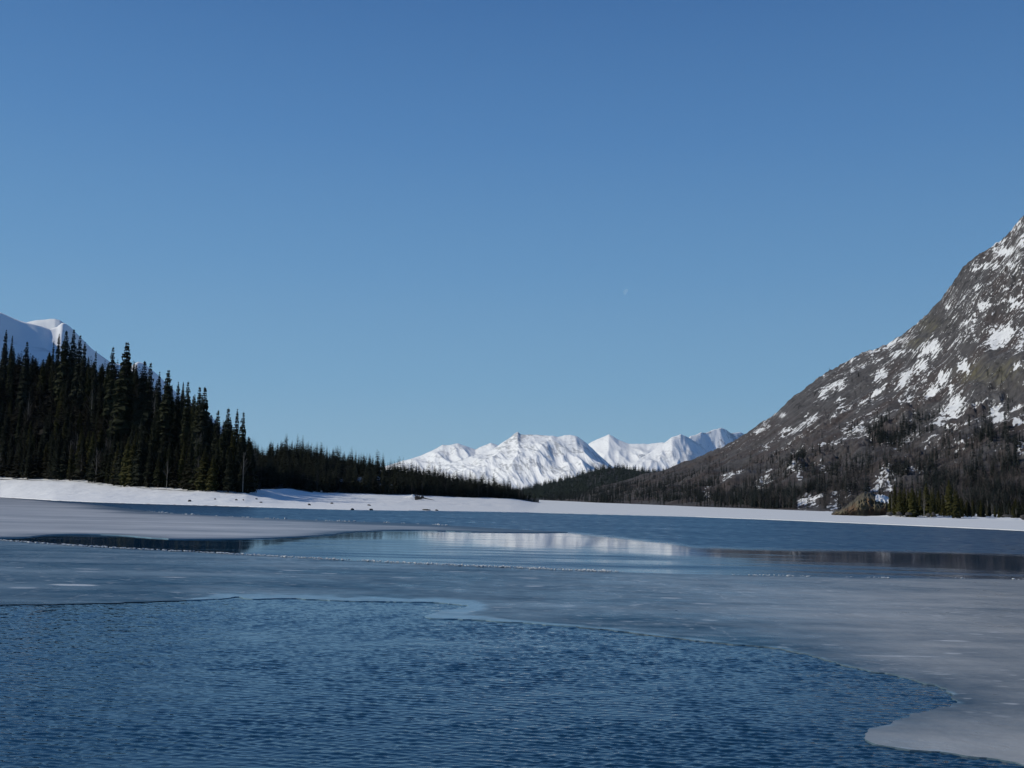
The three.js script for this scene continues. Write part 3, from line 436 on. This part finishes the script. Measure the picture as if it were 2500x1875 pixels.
{
  const V = 1.12, UW = 1350, UH = 1300;
  const tex = texture(UW, UH, (u, v) => {
    const a = lerp(MA0, MA1, u), vv = v * V, p = mPoint(a, Math.min(vv, 1), 0), q = sight(...p), S = a * 1150, T = -p[2];
    const n1 = fbm(S / 60, T / 30, 4), n2 = fbm(S / 12 + 7, T / 9, 4, 0.6), n3 = fbm(S / 3.2, T / 3.6, 2), cr = crags(q[0], q[1]), li = lichen(q[0], q[1]);
    const shrub = smoothstep(n1 + 0.35 * n2 - 0.7 * cr, -0.25, 0.25), k = 1 + 0.42 * n2 + 0.50 * n3;
    let c = [lerp(0.070, 0.058, shrub) * k, lerp(0.066, 0.048, shrub) * k, lerp(0.067, 0.046, shrub) * k];
    const l = clamp(li * (0.3 + 0.9 * n2), 0, 0.55); c = [lerp(c[0], 0.15, l), lerp(c[1], 0.135, l), lerp(c[2], 0.07, l)];
    const joint = smoothstep(ridged(S / 10 + T / 60, T / 40 + 20, 3), 0.55, 0.85) * cr * 0.55; c = c.map((x) => x * (1 - joint));
    const dust = 0.10 * smoothstep(fbm(S / 26 + 60, T / 8, 4), 0.1, 0.5) * smoothstep(-q[1], -1240, -1000); c = c.map((x) => x + dust * 0.45);
    const wx = 26 * fbm(S / 13 + 21, T / 13, 3, 0.65), wy = 20 * fbm(S / 13 + 57, T / 13 + 9, 3, 0.65);
    let s = snowAt(q[0] + wx, q[1] + wy - 0.45 * wx) + 0.62 * fbm(S / 5 + T / 24, T / 7, 4, 0.8) + 0.34 * n3;
    const scat = fbm(S / 15 + 80 + T / 50, T / 11, 5, 0.74) + 0.3 * n3, hi = smoothstep(-q[1], -1000, -640) * 0.13 - 0.12 * smoothstep(q[1], 960, 1060) + 0.05 * smoothstep(q[0], 1900, 2300) - 0.12 * cr; s = Math.max(s, 0.62 * smoothstep(scat + hi, 0.40, 0.50));
    const fleck = fbm(S / 5.5 + T / 30, T / 5 + 90, 4, 0.75), where = fbm(S / 45 + 15 + T / 60, T / 24, 3); s = Math.max(s, 0.62 * smoothstep(fleck + 0.55 * where + 0.6 * hi + 0.06 - 0.14 * cr, 0.34, 0.42) * (q[1] < 1120 ? 1 : 0.5));
    if (q[0] > 2560) s = Math.max(s, 0.62 * smoothstep(scat + 0.12, 0.38, 0.48));
    s = smoothstep(s, 0.45, 0.56) * (0.9 + 0.2 * n3); s = clamp(s, 0, 1);
    return [lerp(c[0], 0.74, s), lerp(c[1], 0.745, s), lerp(c[2], 0.755, s)];
  });
  tex.wrapS = tex.wrapT = THREE.ClampToEdgeWrapping;
  const g = grid(660, 350, (u, v) => mPoint(lerp(MA0, MA1, u), v * V));
  tag(mesh('mountain', g, leafy({ map: tex, specularIntensity: 0.4 })), 'steep grey-brown rocky mountain with snow patches on the right', 'mountain', null, 'structure');
}
{
  const r = rng(314), dens = region([[2150, 1060, 70, 34, 1], [2240, 1045, 60, 30, .9], [2035, 925, 42, 34, .75], [2010, 975, 24, 26, .6], [2390, 690, 30, 26, .5], [2330, 690, 24, 20, .2], [2300, 1090, 60, 30, .5], [2430, 1070, 90, 34, .8], [1950, 1130, 90, 22, .8], [1760, 1130, 40, 14, .5], [1850, 1210, 180, 22, .9], [1990, 1190, 130, 22, .9], [1580, 1170, 140, 30, .9], [1450, 1200, 120, 30, .9], [1680, 1200, 120, 30, .8], [2200, 1150, 130, 24, .8], [2050, 1150, 90, 20, .7], [2480, 1180, 200, 70, 1.2], [2350, 1180, 120, 50, 1], [1930, 1235, 80, 16, .9], [1800, 1230, 90, 12, .9], [2120, 860, 20, 16, .25], [2190, 830, 30, 16, .3], [2480, 1040, 60, 30, .5], [2600, 1000, 90, 120, .6]]);
  const bdens = region([[2250, 1130, 160, 40, .8], [2050, 1180, 200, 40, .5], [2450, 1180, 200, 70, .8], [1850, 1180, 120, 40, .6], [1650, 1170, 120, 40, .5], [2000, 1240, 120, 20, .8], [2350, 1080, 100, 30, .5], [1980, 1090, 100, 40, .3]]);
  const list = [], list2 = [], bare = [];
  for (let i = 0; i < 60000 && list.length + list2.length < 9500; i++) {
    const a = lerp(MA0, 0.62, Math.pow(r(), 0.85)), v = 0.01 + 0.99 * Math.pow(r(), 1.7), p = mPoint(a, v), q = sight(...p);
    const clump = clamp(0.55 + 2.4 * fbm(a * 34, v * 16, 4), 0.02, 1.6), sn = Math.max(snowAt(q[0], q[1]), snowAt(q[0], q[1] - 9), snowAt(q[0], q[1] - 18) - 0.1) > 0.42 ? 0.05 : 1;
    const d = (dens(q[0], q[1]) + 0.012) * clump * sn, b = bdens(q[0], q[1]) * sn, k = r();
    if (k < d * 0.62) { const far = -p[2], h = lerp(5, 11, r()) * (v > 0.5 ? 0.62 : 1) * (v > 0.85 ? 0.75 : 1); (r() < 0.5 ? list : list2).push([p[0], p[1] - 0.3, p[2], h, 0.75 + 0.5 * r(), r() * 6.28, 0.6 + 0.8 * r()]); }
    else if (k > 1 - b * 0.5 && bare.length < 2200) bare.push([p[0], p[1] - 0.3, p[2], lerp(4, 9, r()) * (v > 0.4 ? 0.7 : 1), 2.1, r() * 6.28, 0.6 + 0.8 * r()]);
  }
  const m = leafy({ color: rgb(0.024, 0.029, 0.027), roughness: 1, side: THREE.DoubleSide });
  wood('spruce_forest', list, FAR_CROWNS[1], m, 'spruce woods on the lower slopes of the right mountain', 'forest');
  wood('spruce_forest', list2, FAR_CROWNS[0], m, 'clumps of spruces scattered over the right mountainside', 'forest');
  wood('bare_thicket', bare, FAR_BARE, std({ color: rgb(0.070, 0.059, 0.054), roughness: 1 }), 'bare grey-brown thicket on the lower right mountainside', 'thicket');
}

// ───────────────────────── dark hill across the lake ─────────────────────────
{
  const top = skyline([[1180, 1225], [1230, 1215], [1312, 1189], [1377, 1172], [1430, 1156], [1475, 1144], [1511, 1141], [1560, 1150], [1609, 1153], [1700, 1166], [1800, 1186], [1900, 1210]]), a0 = ray(1200, 1200)[0], a1 = ray(1880, 1200)[0];
  const pt = (a, v) => { const D0 = 1450, D1 = 2500, D = lerp(D0, D1, v), t = clamp(v, 0, 1), h1 = Math.max(1, EYE + top(a) * D1); return [a * D, v > 1 ? h1 - (v - 1) * 160 : h1 * (0.55 * t + 0.45 * t * t) + 4 * fbm(a * 26, v * 7, 3) * t * (1 - t), -D]; };
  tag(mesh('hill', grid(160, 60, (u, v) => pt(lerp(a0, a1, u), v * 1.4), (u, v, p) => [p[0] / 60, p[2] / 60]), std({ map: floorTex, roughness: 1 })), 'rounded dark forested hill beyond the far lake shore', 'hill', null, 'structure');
  const r = rng(55), list = []; for (let i = 0; i < 4200; i++) { const a = lerp(a0, a1, r()), v = 1.02 * Math.pow(r(), 0.8); list.push([...pt(a, v), 8 + 9 * r(), 1.1 + 0.7 * r(), r() * 6.28, 0.6 + 0.8 * r()]); }
  wood('spruce_forest', list, FAR_CROWNS[2], leafy({ color: rgb(0.032, 0.042, 0.034), roughness: 1, side: THREE.DoubleSide }), 'dark forest on the rounded hill across the lake', 'forest');
}

// ───────────────────────── far snowy mountains ─────────────────────────
function snowyMountain(label, pts, D1R, depthR, seed, { steep = 0.5, crest = 1, rock = 0.4, flute = 1, nu = 220, nv = 120, x0, x1, base = 1200, baseD, groupName } = {}) {
  const top = skyline(pts), a0 = ray(x0 ?? pts[0][0], 1150)[0], a1 = ray(x1 ?? pts[pts.length - 1][0], 1150)[0];
  const far = typeof D1R === 'function' ? D1R : () => D1R;
  const pt = (a, v) => {
    const D1 = far(a), depth = depthR < 1 ? D1 * depthR : depthR, D0 = D1 - depth, D = lerp(D0, D1, v), t = clamp(v, 0, 1), h1 = EYE + lerp((top(a - 0.011) + top(a - 0.004) + top(a + 0.004) + top(a + 0.011)) / 4, top(a), smoothstep(v, 0.55, 1)) * D1, S = a * D1;
    if (v > 1) return [a * D, h1 - (v - 1) * depth * 0.45, -D];
    const wl = depth * 0.062, spine = ridged(S / (wl * 3.2) + seed + t * 0.5, t * 1.2 + seed, 3), fl = ridged(S / wl + seed * 3 + t * 1.6 + 0.25 * fbm(S / 700, t * 2, 2), t * 1.1, 4, 0.6), k = Math.pow(t * (1 - t) * 4, 0.7);
    return [a * D, h1 * ((1 - steep) * t + steep * t * t) + k * depth * (0.036 * crest * spine + 0.0048 * flute * fl) + smoothstep(t, 0.8, 1) * 9 * fbm(S / 120, seed, 3), -D];
  };
  const tex = texture(1024, 512, (u, v) => {
    const a = lerp(a0, a1, u), t = Math.min(1, v * 1.25), D1 = far(a), S = a * D1, n = ridged(S / 85 + seed * 3 + t * 9, t * 5, 4, 0.66), m = fbm(S / 500 + seed, t * 6, 3), g = fbm(S / 40, t * 40, 3);
    const s = 0.8 * rock * smoothstep(n + 0.7 * m + 0.5 * g, 0.5, 0.95) * smoothstep(t, 0.1, 0.4), b = 0.86 + 0.03 * m;
    return [lerp(b, 0.20, s), lerp(b, 0.21, s), lerp(b, 0.225, s)];
  });
  tex.wrapS = tex.wrapT = THREE.ClampToEdgeWrapping;
  return tag(mesh('snowy_mountain', grid(nu, nv, (u, v) => pt(lerp(a0, a1, u), v * 1.25)), std({ map: tex, roughness: 0.9 })), label, 'mountain', groupName, 'structure');
}
snowyMountain('long snow-white main mountain with streaked face and pointed left top', [[1010, 1165], [1072, 1142], [1133, 1120], [1202, 1098], [1227, 1081], [1247, 1067], [1257, 1058], [1264, 1054], [1271, 1060], [1282, 1061], [1296, 1060], [1320, 1062], [1349, 1064], [1361, 1067], [1378, 1062], [1393, 1061], [1410, 1067], [1436, 1085], [1463, 1110], [1491, 1136], [1530, 1160], [1580, 1195]], (a) => 10000 - 9000 * a, 2600, 3.3, { rock: 0.75, flute: 1.25, nu: 420, nv: 200 });
snowyMountain('snowy mountains low on the left of the main peak', [[880, 1150], [930, 1142], [974, 1128], [1023, 1114], [1052, 1102], [1080, 1086], [1095, 1087], [1117, 1082], [1141, 1090], [1161, 1098], [1178, 1089], [1198, 1081], [1214, 1087], [1260, 1100], [1320, 1120]], (a) => 12600 - 9000 * a, 3000, 8.1, { rock: 0.55 });
snowyMountain('white pyramid peak in the middle of the far range', [[1380, 1140], [1418, 1106], [1438, 1083], [1460, 1072], [1487, 1061], [1498, 1066], [1511, 1074], [1536, 1083], [1581, 1084], [1617, 1080], [1660, 1090], [1720, 1120], [1780, 1160]], (a) => 13200 - 11000 * a, 2600, 12.7, { rock: 0.2, flute: 0.6 });
snowyMountain('fluted snowy peak right of the pyramid peak', [[1500, 1160], [1540, 1134], [1585, 1106], [1612, 1086], [1625, 1079], [1638, 1069], [1662, 1060], [1678, 1067], [1703, 1081], [1723, 1098], [1760, 1116], [1820, 1140], [1880, 1165]], (a) => 9800 + 9000 * (a - 0.1), 2200, 17.9, { rock: 0.4, flute: 1.6 });
snowyMountain('jagged grey and white crest furthest right of the far range', [[1560, 1110], [1640, 1090], [1674, 1075], [1686, 1064], [1700, 1062], [1712, 1055], [1723, 1056], [1740, 1050], [1760, 1045], [1772, 1049], [1784, 1057], [1808, 1055], [1825, 1065], [1860, 1085], [1950, 1120]], (a) => 12200 + 20000 * (a - 0.17), 2600, 23.3, { rock: 0.9, flute: 1.6, steep: 0.7 });
snowyMountain('shaded blue-white mountain ridge behind the left forest', [[-900, 640], [-500, 670], [-200, 712], [0, 762], [30, 776], [51, 784], [80, 791], [100, 796], [122, 803], [140, 798], [150, 789], [158, 789], [170, 797], [226, 853], [271, 884], [318, 893], [336, 881], [350, 885], [384, 912], [430, 956], [520, 1020], [600, 1100], [680, 1190]], byBearing([[-900, 2600], [-200, 3400], [150, 4300], [400, 6000], [680, 8200]], 900), 0.62, 31.1, { rock: 0.4, flute: 0.6, nu: 300, steep: 0.9, crest: 0.5 });
snowyMountain('sunlit rounded snow summit above the shaded left ridge', [[-60, 830], [20, 800], [51, 787], [80, 783], [102, 780], [120, 776], [134, 776], [146, 780], [160, 792], [190, 825], [240, 880]], 7000, 1500, 41.7, { rock: 0.15, flute: 0.3, nu: 90, nv: 60 });

// ───────────────────────── rocky point with trees on the right ─────────────────────────
const pointBase = (px) => { const [a, e] = ray(px, 1259); return [a, 372]; };
{
  // outcrop: top line over the base line, from the left foot to where the trees begin
  const top = skyline([[2030, 1257], [2040, 1250], [2050, 1246], [2062, 1240], [2072, 1234], [2084, 1224], [2095, 1214], [2105, 1206], [2118, 1203], [2130, 1206], [2142, 1212], [2160, 1216], [2180, 1220], [2200, 1228], [2225, 1240], [2250, 1252]]), a0 = ray(2030, 1250)[0], a1 = ray(2250, 1250)[0];
  const front = byBearing([[2030, 371], [2060, 366], [2110, 362], [2150, 363], [2200, 366], [2250, 372]], 1250);
  const g = group('rocky_outcrop');
  const pt = (a, v) => {
    const D0 = front(a), D1 = D0 + 9, S = a * 380, H = Math.max(0.15, EYE + top(a) * (D1)), t = clamp(v, 0, 1);
    if (v > 1) return [a * (D1 + (v - 1) * 26), Math.max(-0.2, H - Math.pow(v - 1, 1.5) * H * 1.3), -(D1 + (v - 1) * 26)];
    const f = Math.pow(t, 0.42), bulge = (2.6 * ridged(S / 4.3 + 4, f * 1.3, 3) + 1.5 * ridged(S / 1.7, f * 4, 3)) * Math.sin(Math.PI * Math.pow(t, 0.6)), D = lerp(D0, D1, t) - bulge;
    return [a * D, H * f - 0.05 + (0.9 * ridged(S / 2.6, t * 2, 3) + 0.5 * fbm(S / 1.1, t * 6, 3)) * t, -D];
  };
  const tex = texture(1024, 512, (u, v) => {
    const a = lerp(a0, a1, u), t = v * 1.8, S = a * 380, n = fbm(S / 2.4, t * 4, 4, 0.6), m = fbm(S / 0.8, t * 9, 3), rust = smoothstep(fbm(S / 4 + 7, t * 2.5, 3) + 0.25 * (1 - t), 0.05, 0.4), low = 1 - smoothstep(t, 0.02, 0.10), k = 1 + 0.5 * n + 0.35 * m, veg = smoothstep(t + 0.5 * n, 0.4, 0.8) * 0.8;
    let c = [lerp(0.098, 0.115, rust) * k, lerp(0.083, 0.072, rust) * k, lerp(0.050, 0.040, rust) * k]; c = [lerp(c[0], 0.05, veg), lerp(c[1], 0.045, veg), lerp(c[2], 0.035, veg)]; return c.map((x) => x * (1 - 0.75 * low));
  });
  tex.wrapS = tex.wrapT = THREE.ClampToEdgeWrapping;
  mesh('rock_face', grid(260, 120, (u, v) => pt(lerp(a0, a1, u), v * 1.8)), std({ map: tex, roughness: 0.95 }), g);
  // snow lying on the ledge at the right of the top
  const s0 = ray(2136, 1216)[0], s1 = ray(2186, 1225)[0];
  mesh('snow_patch', grid(50, 14, (u, v) => { const a = lerp(s0, s1, u), edge = Math.sin(Math.PI * u), p = pt(a, lerp(0.45 + 0.16 * noise(u * 6, 3), 1.25, v)); return [p[0], p[1] + 0.45 * Math.pow(edge, 0.4) * (v > 0 && v < 1 ? 1 : 0.0) - (edge < 0.05 ? 0.4 : 0) + 0.12 * noise(u * 9, v * 4), p[2] + 0.1]; }), snowMat, g);
  tag(g, 'brown and rust coloured rock outcrop on the snowy point at right', 'rock outcrop');
}
const pointH = (a, D) => { const D0 = pointEdge(a), t = (D - D0) / 60; return t < 0 ? -0.1 : 0.1 + 1.25 * Math.pow(clamp(t, 0, 2), 0.8) * pointRise(a) + 0.35 * fbm(a * D / 9, D / 9, 3) * smoothstep(t, 0.02, 0.2); };
const pointEdge = byBearing([[2120, 352], [2160, 338], [2220, 330], [2300, 330], [2400, 330], [2500, 325], [2700, 310], [3000, 290]], 1255), pointRise = byBearing([[2120, 0.15], [2170, 0.75], [2230, 1], [2320, 1], [2400, 0.9], [2500, 0.85], [3000, 1]], 1255);
{
  const a0 = ray(2118, 1255)[0], a1 = ray(3000, 1255)[0];
  tag(mesh('snow_bank', grid(260, 60, (u, v) => { const a = lerp(a0, a1, u), D = pointEdge(a) + 70 * Math.pow(v, 1.3); return [a * D, v === 0 ? 0.02 : pointH(a, D), -D]; }, (u, v, p) => [p[0] / 30, p[2] / 30]), snowMat), 'low snow bank in front of the olive trees on the right point', 'snow bank', null, 'structure');
  const r = rng(2024), spots = [];
  // [x, top y, breadth, crown, tint, metres behind the edge, own label]
  const marked = [[2318, 1172, 1.25, 2, 3, 26, 'tall olive spruce with a full top on the right point'], [2262, 1180, 1.2, 4, 3, 28, 'broad olive spruce in the middle of the right point grove'], [2185, 1183, 1, 0, 1, 36, 'left spruce of the grove beside the snowy ledge'], [2148, 1181, 0.9, 3, 2, 40, 'lone dark spruce rising behind the rock outcrop'], [2132, 1196, 0.9, 1, 2, 40, 'small dark spruce above the brown rock face']];
  for (const [px, py, wide, cr, tint, back, label] of marked) { const a = ray(px, 1230)[0], D = pointEdge(a) + back, p = [a * D, pointH(a, D) - 0.2, -D], h = (sight(...p)[1] - py) / FOCAL * D; spots.push([p[0], p[2]]); tree('spruce_tree', cr, tint, p, h, wide, r() * 6.28, label, 'marked spruces on the right point'); }
  let n = 0;
  for (let i = 0; i < 2500 && n < 96; i++) {
    const px = 2168 + 350 * r(), a = ray(px, 1240)[0], back = lerp(px < 2345 ? 7 : 20, 50, Math.pow(r(), 1.4)), D = pointEdge(a) + back, x = a * D; if (spots.some(([sx, sz]) => (sx - x) ** 2 + (sz + D) ** 2 < 2.2)) continue;
    const h = (px < 2340 ? 6.5 + 3.6 * r() : 3 + 4 * r()), t = sight(x, pointH(a, D) + h, -D); if (px < 2345 && t[1] < 1184 + 8 * r()) continue;
    spots.push([x, -D]); n++;
    if (r() < 0.16) { tree('birch_tree', Math.floor(r() * 3), 0, [x, pointH(a, D) - 0.2, -D], h * 0.9, 1.2, r() * 6.28, 'bare pale birch at the edge of the right point grove', 'bare birches on the right point'); continue; }
    tree('spruce_tree', Math.floor(r() * 6), px < 2340 ? (r() < 0.7 ? 3 : 1) : r() < 0.5 ? 1 : 2, [x, pointH(a, D) - 0.2, -D], h, 1.15 + 0.5 * r(), r() * 6.28, px < 2340 ? 'olive spruce crowded in the grove on the right point' : 'low dark spruce right of the olive grove on the point', px < 2340 ? 'olive spruces of the right point grove' : 'low spruces right of the point grove');
  }
}

// ───────────────────────── rocks, driftwood, moon ─────────────────────────
function rockGeo(seed) { const g = new THREE.IcosahedronGeometry(1, 3), p = g.attributes.position, v = new THREE.Vector3(); for (let i = 0; i < p.count; i++) { v.fromBufferAttribute(p, i); v.multiplyScalar(1 + 0.30 * noise(v.x * 1.3 + seed, v.y * 1.3 + v.z * 0.9) + 0.12 * noise(v.x * 4 + seed, v.z * 4 + v.y * 3)); p.setXYZ(i, v.x, v.y, v.z); } g.computeVertexNormals(); return g; }
const rockGeos = [1, 2, 3].map((s) => rockGeo(s * 7.3)), rockMat = std({ color: rgb(0.055, 0.05, 0.047), roughness: 0.95 });
const nth = ['first', 'second', 'third', 'fourth', 'fifth', 'sixth', 'seventh', 'eighth', 'ninth', 'tenth', 'eleventh', 'twelfth', 'thirteenth'];
[[463, 1224.5, 7, 3], [525, 1220, 3.5, 2], [577, 1221.5, 5, 2.2], [594, 1222, 3, 1.8], [626, 1219, 5, 1.6], [637, 1227.5, 6, 1.6], [755, 1233.5, 6, 2.8], [810, 1230, 5.5, 2.4], [860, 1245, 7, 3], [901, 1234.5, 7, 2], [906, 1246, 7, 3], [1040, 1245.5, 16, 1.8], [1066, 1247, 6, 1.8]].forEach(([px, py, w, h], i) => {
  const [a] = ray(px, py); let D = lakeEdge(a) + 0.3, q; for (; D < beachTop(a); D += 0.5) { q = sight(a * D, beachH(a, D), -D); if (q[1] <= py) break; }
  const s = D / FOCAL, o = mesh('rock', rockGeos[i % 3], rockMat); o.position.set(a * D, beachH(a, D) + 0.1, -D); o.scale.set(w * s * 0.62, h * s * 1.0, w * s * 0.6); o.rotation.y = i * 1.9;
  tag(o, nth[i] + ' small dark rock from the left on the snow beach', 'rock', 'dark rocks dotting the snow beach');
});
[[2042, 1255, 9, 6, 374, 'dark boulder at the left foot of the brown outcrop'], [2172, 1254, 9, 5, 340, 'dark snow-capped rock left end of the point bank'], [2195, 1253, 8, 4, 340, 'second dark rock along the snowy bank of the point'], [2218, 1253.5, 9, 3.5, 338, 'flat dark rock in the middle of the point bank'], [2266, 1257, 6, 5, 332, 'dark rock lowest on the snow of the point bank'], [2278, 1254, 5, 4, 338, 'small rock beside the lowest dark rock of the point'], [2460, 1259, 16, 3, 338, 'dark log-like rock towards the right end of the point'], [2498, 1262, 8, 6, 330, 'dark boulder at the right edge of the point bank']].forEach(([px, py, w, h, D, label], i) => {
  const p = atRange(px, py, D), s = D / FOCAL, o = mesh('rock', rockGeos[(i + 1) % 3], rockMat); o.position.set(p[0], Math.max(p[1] - h * s * 0.2, 0.1), p[2]); o.scale.set(w * s * 0.9, h * s, w * s * 0.8); o.rotation.y = i * 2.3; tag(o, label, 'rock', 'rocks along the right point');
});
{
  // snow mound with an uprooted stump, on the beach in front of the ridge
  const foot = (px, py) => { const a = ray(px, py)[0]; for (let D = lakeEdge(a) + 5; ; D += 1) if (sight(a * D, beachH(a, D), -D)[1] <= py || D > 560) return [a * D, beachH(a, D), -D]; }, mx = foot(1003, 1217), D = -mx[2], y0 = mx[1], g = group('snow_mound', mx[0], y0 - 0.15, -D);
  const pts = []; for (let i = 0; i <= 10; i++) pts.push(new THREE.Vector2(5.2 * (1 - i / 10) + 0.001, 1.75 * Math.pow(i / 10, 1.5)));
  const geo = new THREE.LatheGeometry(pts, 36), p = geo.attributes.position; for (let i = 0; i < p.count; i++) { const x = p.getX(i), y = p.getY(i), z = p.getZ(i), k = 1 + 0.22 * fbm(x / 2 + 5, z / 2, 3); p.setXYZ(i, x * k + y * 0.5, y * (0.9 + 0.2 * k) + 0.1 * noise(x, z), z * k); } geo.computeVertexNormals(); mesh('snow_heap', geo, snowMat, g);
  tag(g, 'small pointed heap of white snow beside the dark stump', 'snow mound');
  const s = foot(1022, 1221), r = rng(8), t = group('driftwood_stump', s[0], s[1] - 0.1, s[2]), pos = [], tr = [];
  stick(tr, [-1.4, 0.5, 0], [1.6, 1.0, 0.2], 0.55, 0.4, 7); stick(tr, [1.6, 1.0, 0.2], [3.4, 0.6, 0.5], 0.36, 0.2, 6); stick(tr, [3.4, 0.6, 0.5], [6.4, 0.12, 0.9], 0.2, 0.06, 6);
  for (let i = 0; i < 46; i++) { const q = r() * 6.28, l = 0.8 + 2.1 * r(), b = [-1.2 + r() * 3.2, 0.5 + 0.7 * r(), 0.2], m = [b[0] + Math.cos(q) * l * 0.5, Math.max(0, b[1] + Math.abs(Math.sin(q)) * l * 0.6 - 0.2), b[2] + (r() - 0.4) * l * 0.6], e = [m[0] + (r() - 0.5) * l * 0.6, Math.max(0, m[1] + (r() - 0.5) * l * 0.8), m[2] + (r() - 0.5) * l * 0.5]; stick(pos, b, m, 0.13, 0.08, 5); stick(pos, m, e, 0.08, 0.02, 4); }
  mesh('log', soup(tr), barkDark, t); mesh('roots', soup(pos), std({ color: rgb(0.045, 0.038, 0.034), roughness: 1 }), t);
  tag(t, 'dark uprooted stump with spiky roots on the snow beach', 'stump');
}
{
  // pale day moon, lit half
  const p = atRange(1530, 714, 14500), R = 8.5 / FOCAL * 14500, pos = [], N = 24; for (let i = 0; i < N; i++) { const f = (k) => { const q = -Math.PI / 2 + Math.PI * k / N, c = Math.cos(q), s = Math.sin(q); return [[-c * R, s * R, 0], [0, s * R, R * c * 0.9], [c * R * 0.12, s * R, R * c * 0.6]]; }, A = f(i), B = f(i + 1); for (let k = 0; k < 2; k++) pos.push(...A[k], ...A[k + 1], ...B[k], ...A[k + 1], ...B[k + 1], ...B[k]); }
  const m = mesh('moon', soup(pos), std({ color: rgb(0, 0, 0), roughness: 1, emissive: rgb(0.170, 0.338, 0.548) })); m.position.set(...p); m.lookAt(0, EYE, 0); m.rotateZ(-0.5); m.castShadow = false;
  tag(m, 'faint half moon in the blue sky above the far range', 'moon');
}

renderer.render(scene, camera);
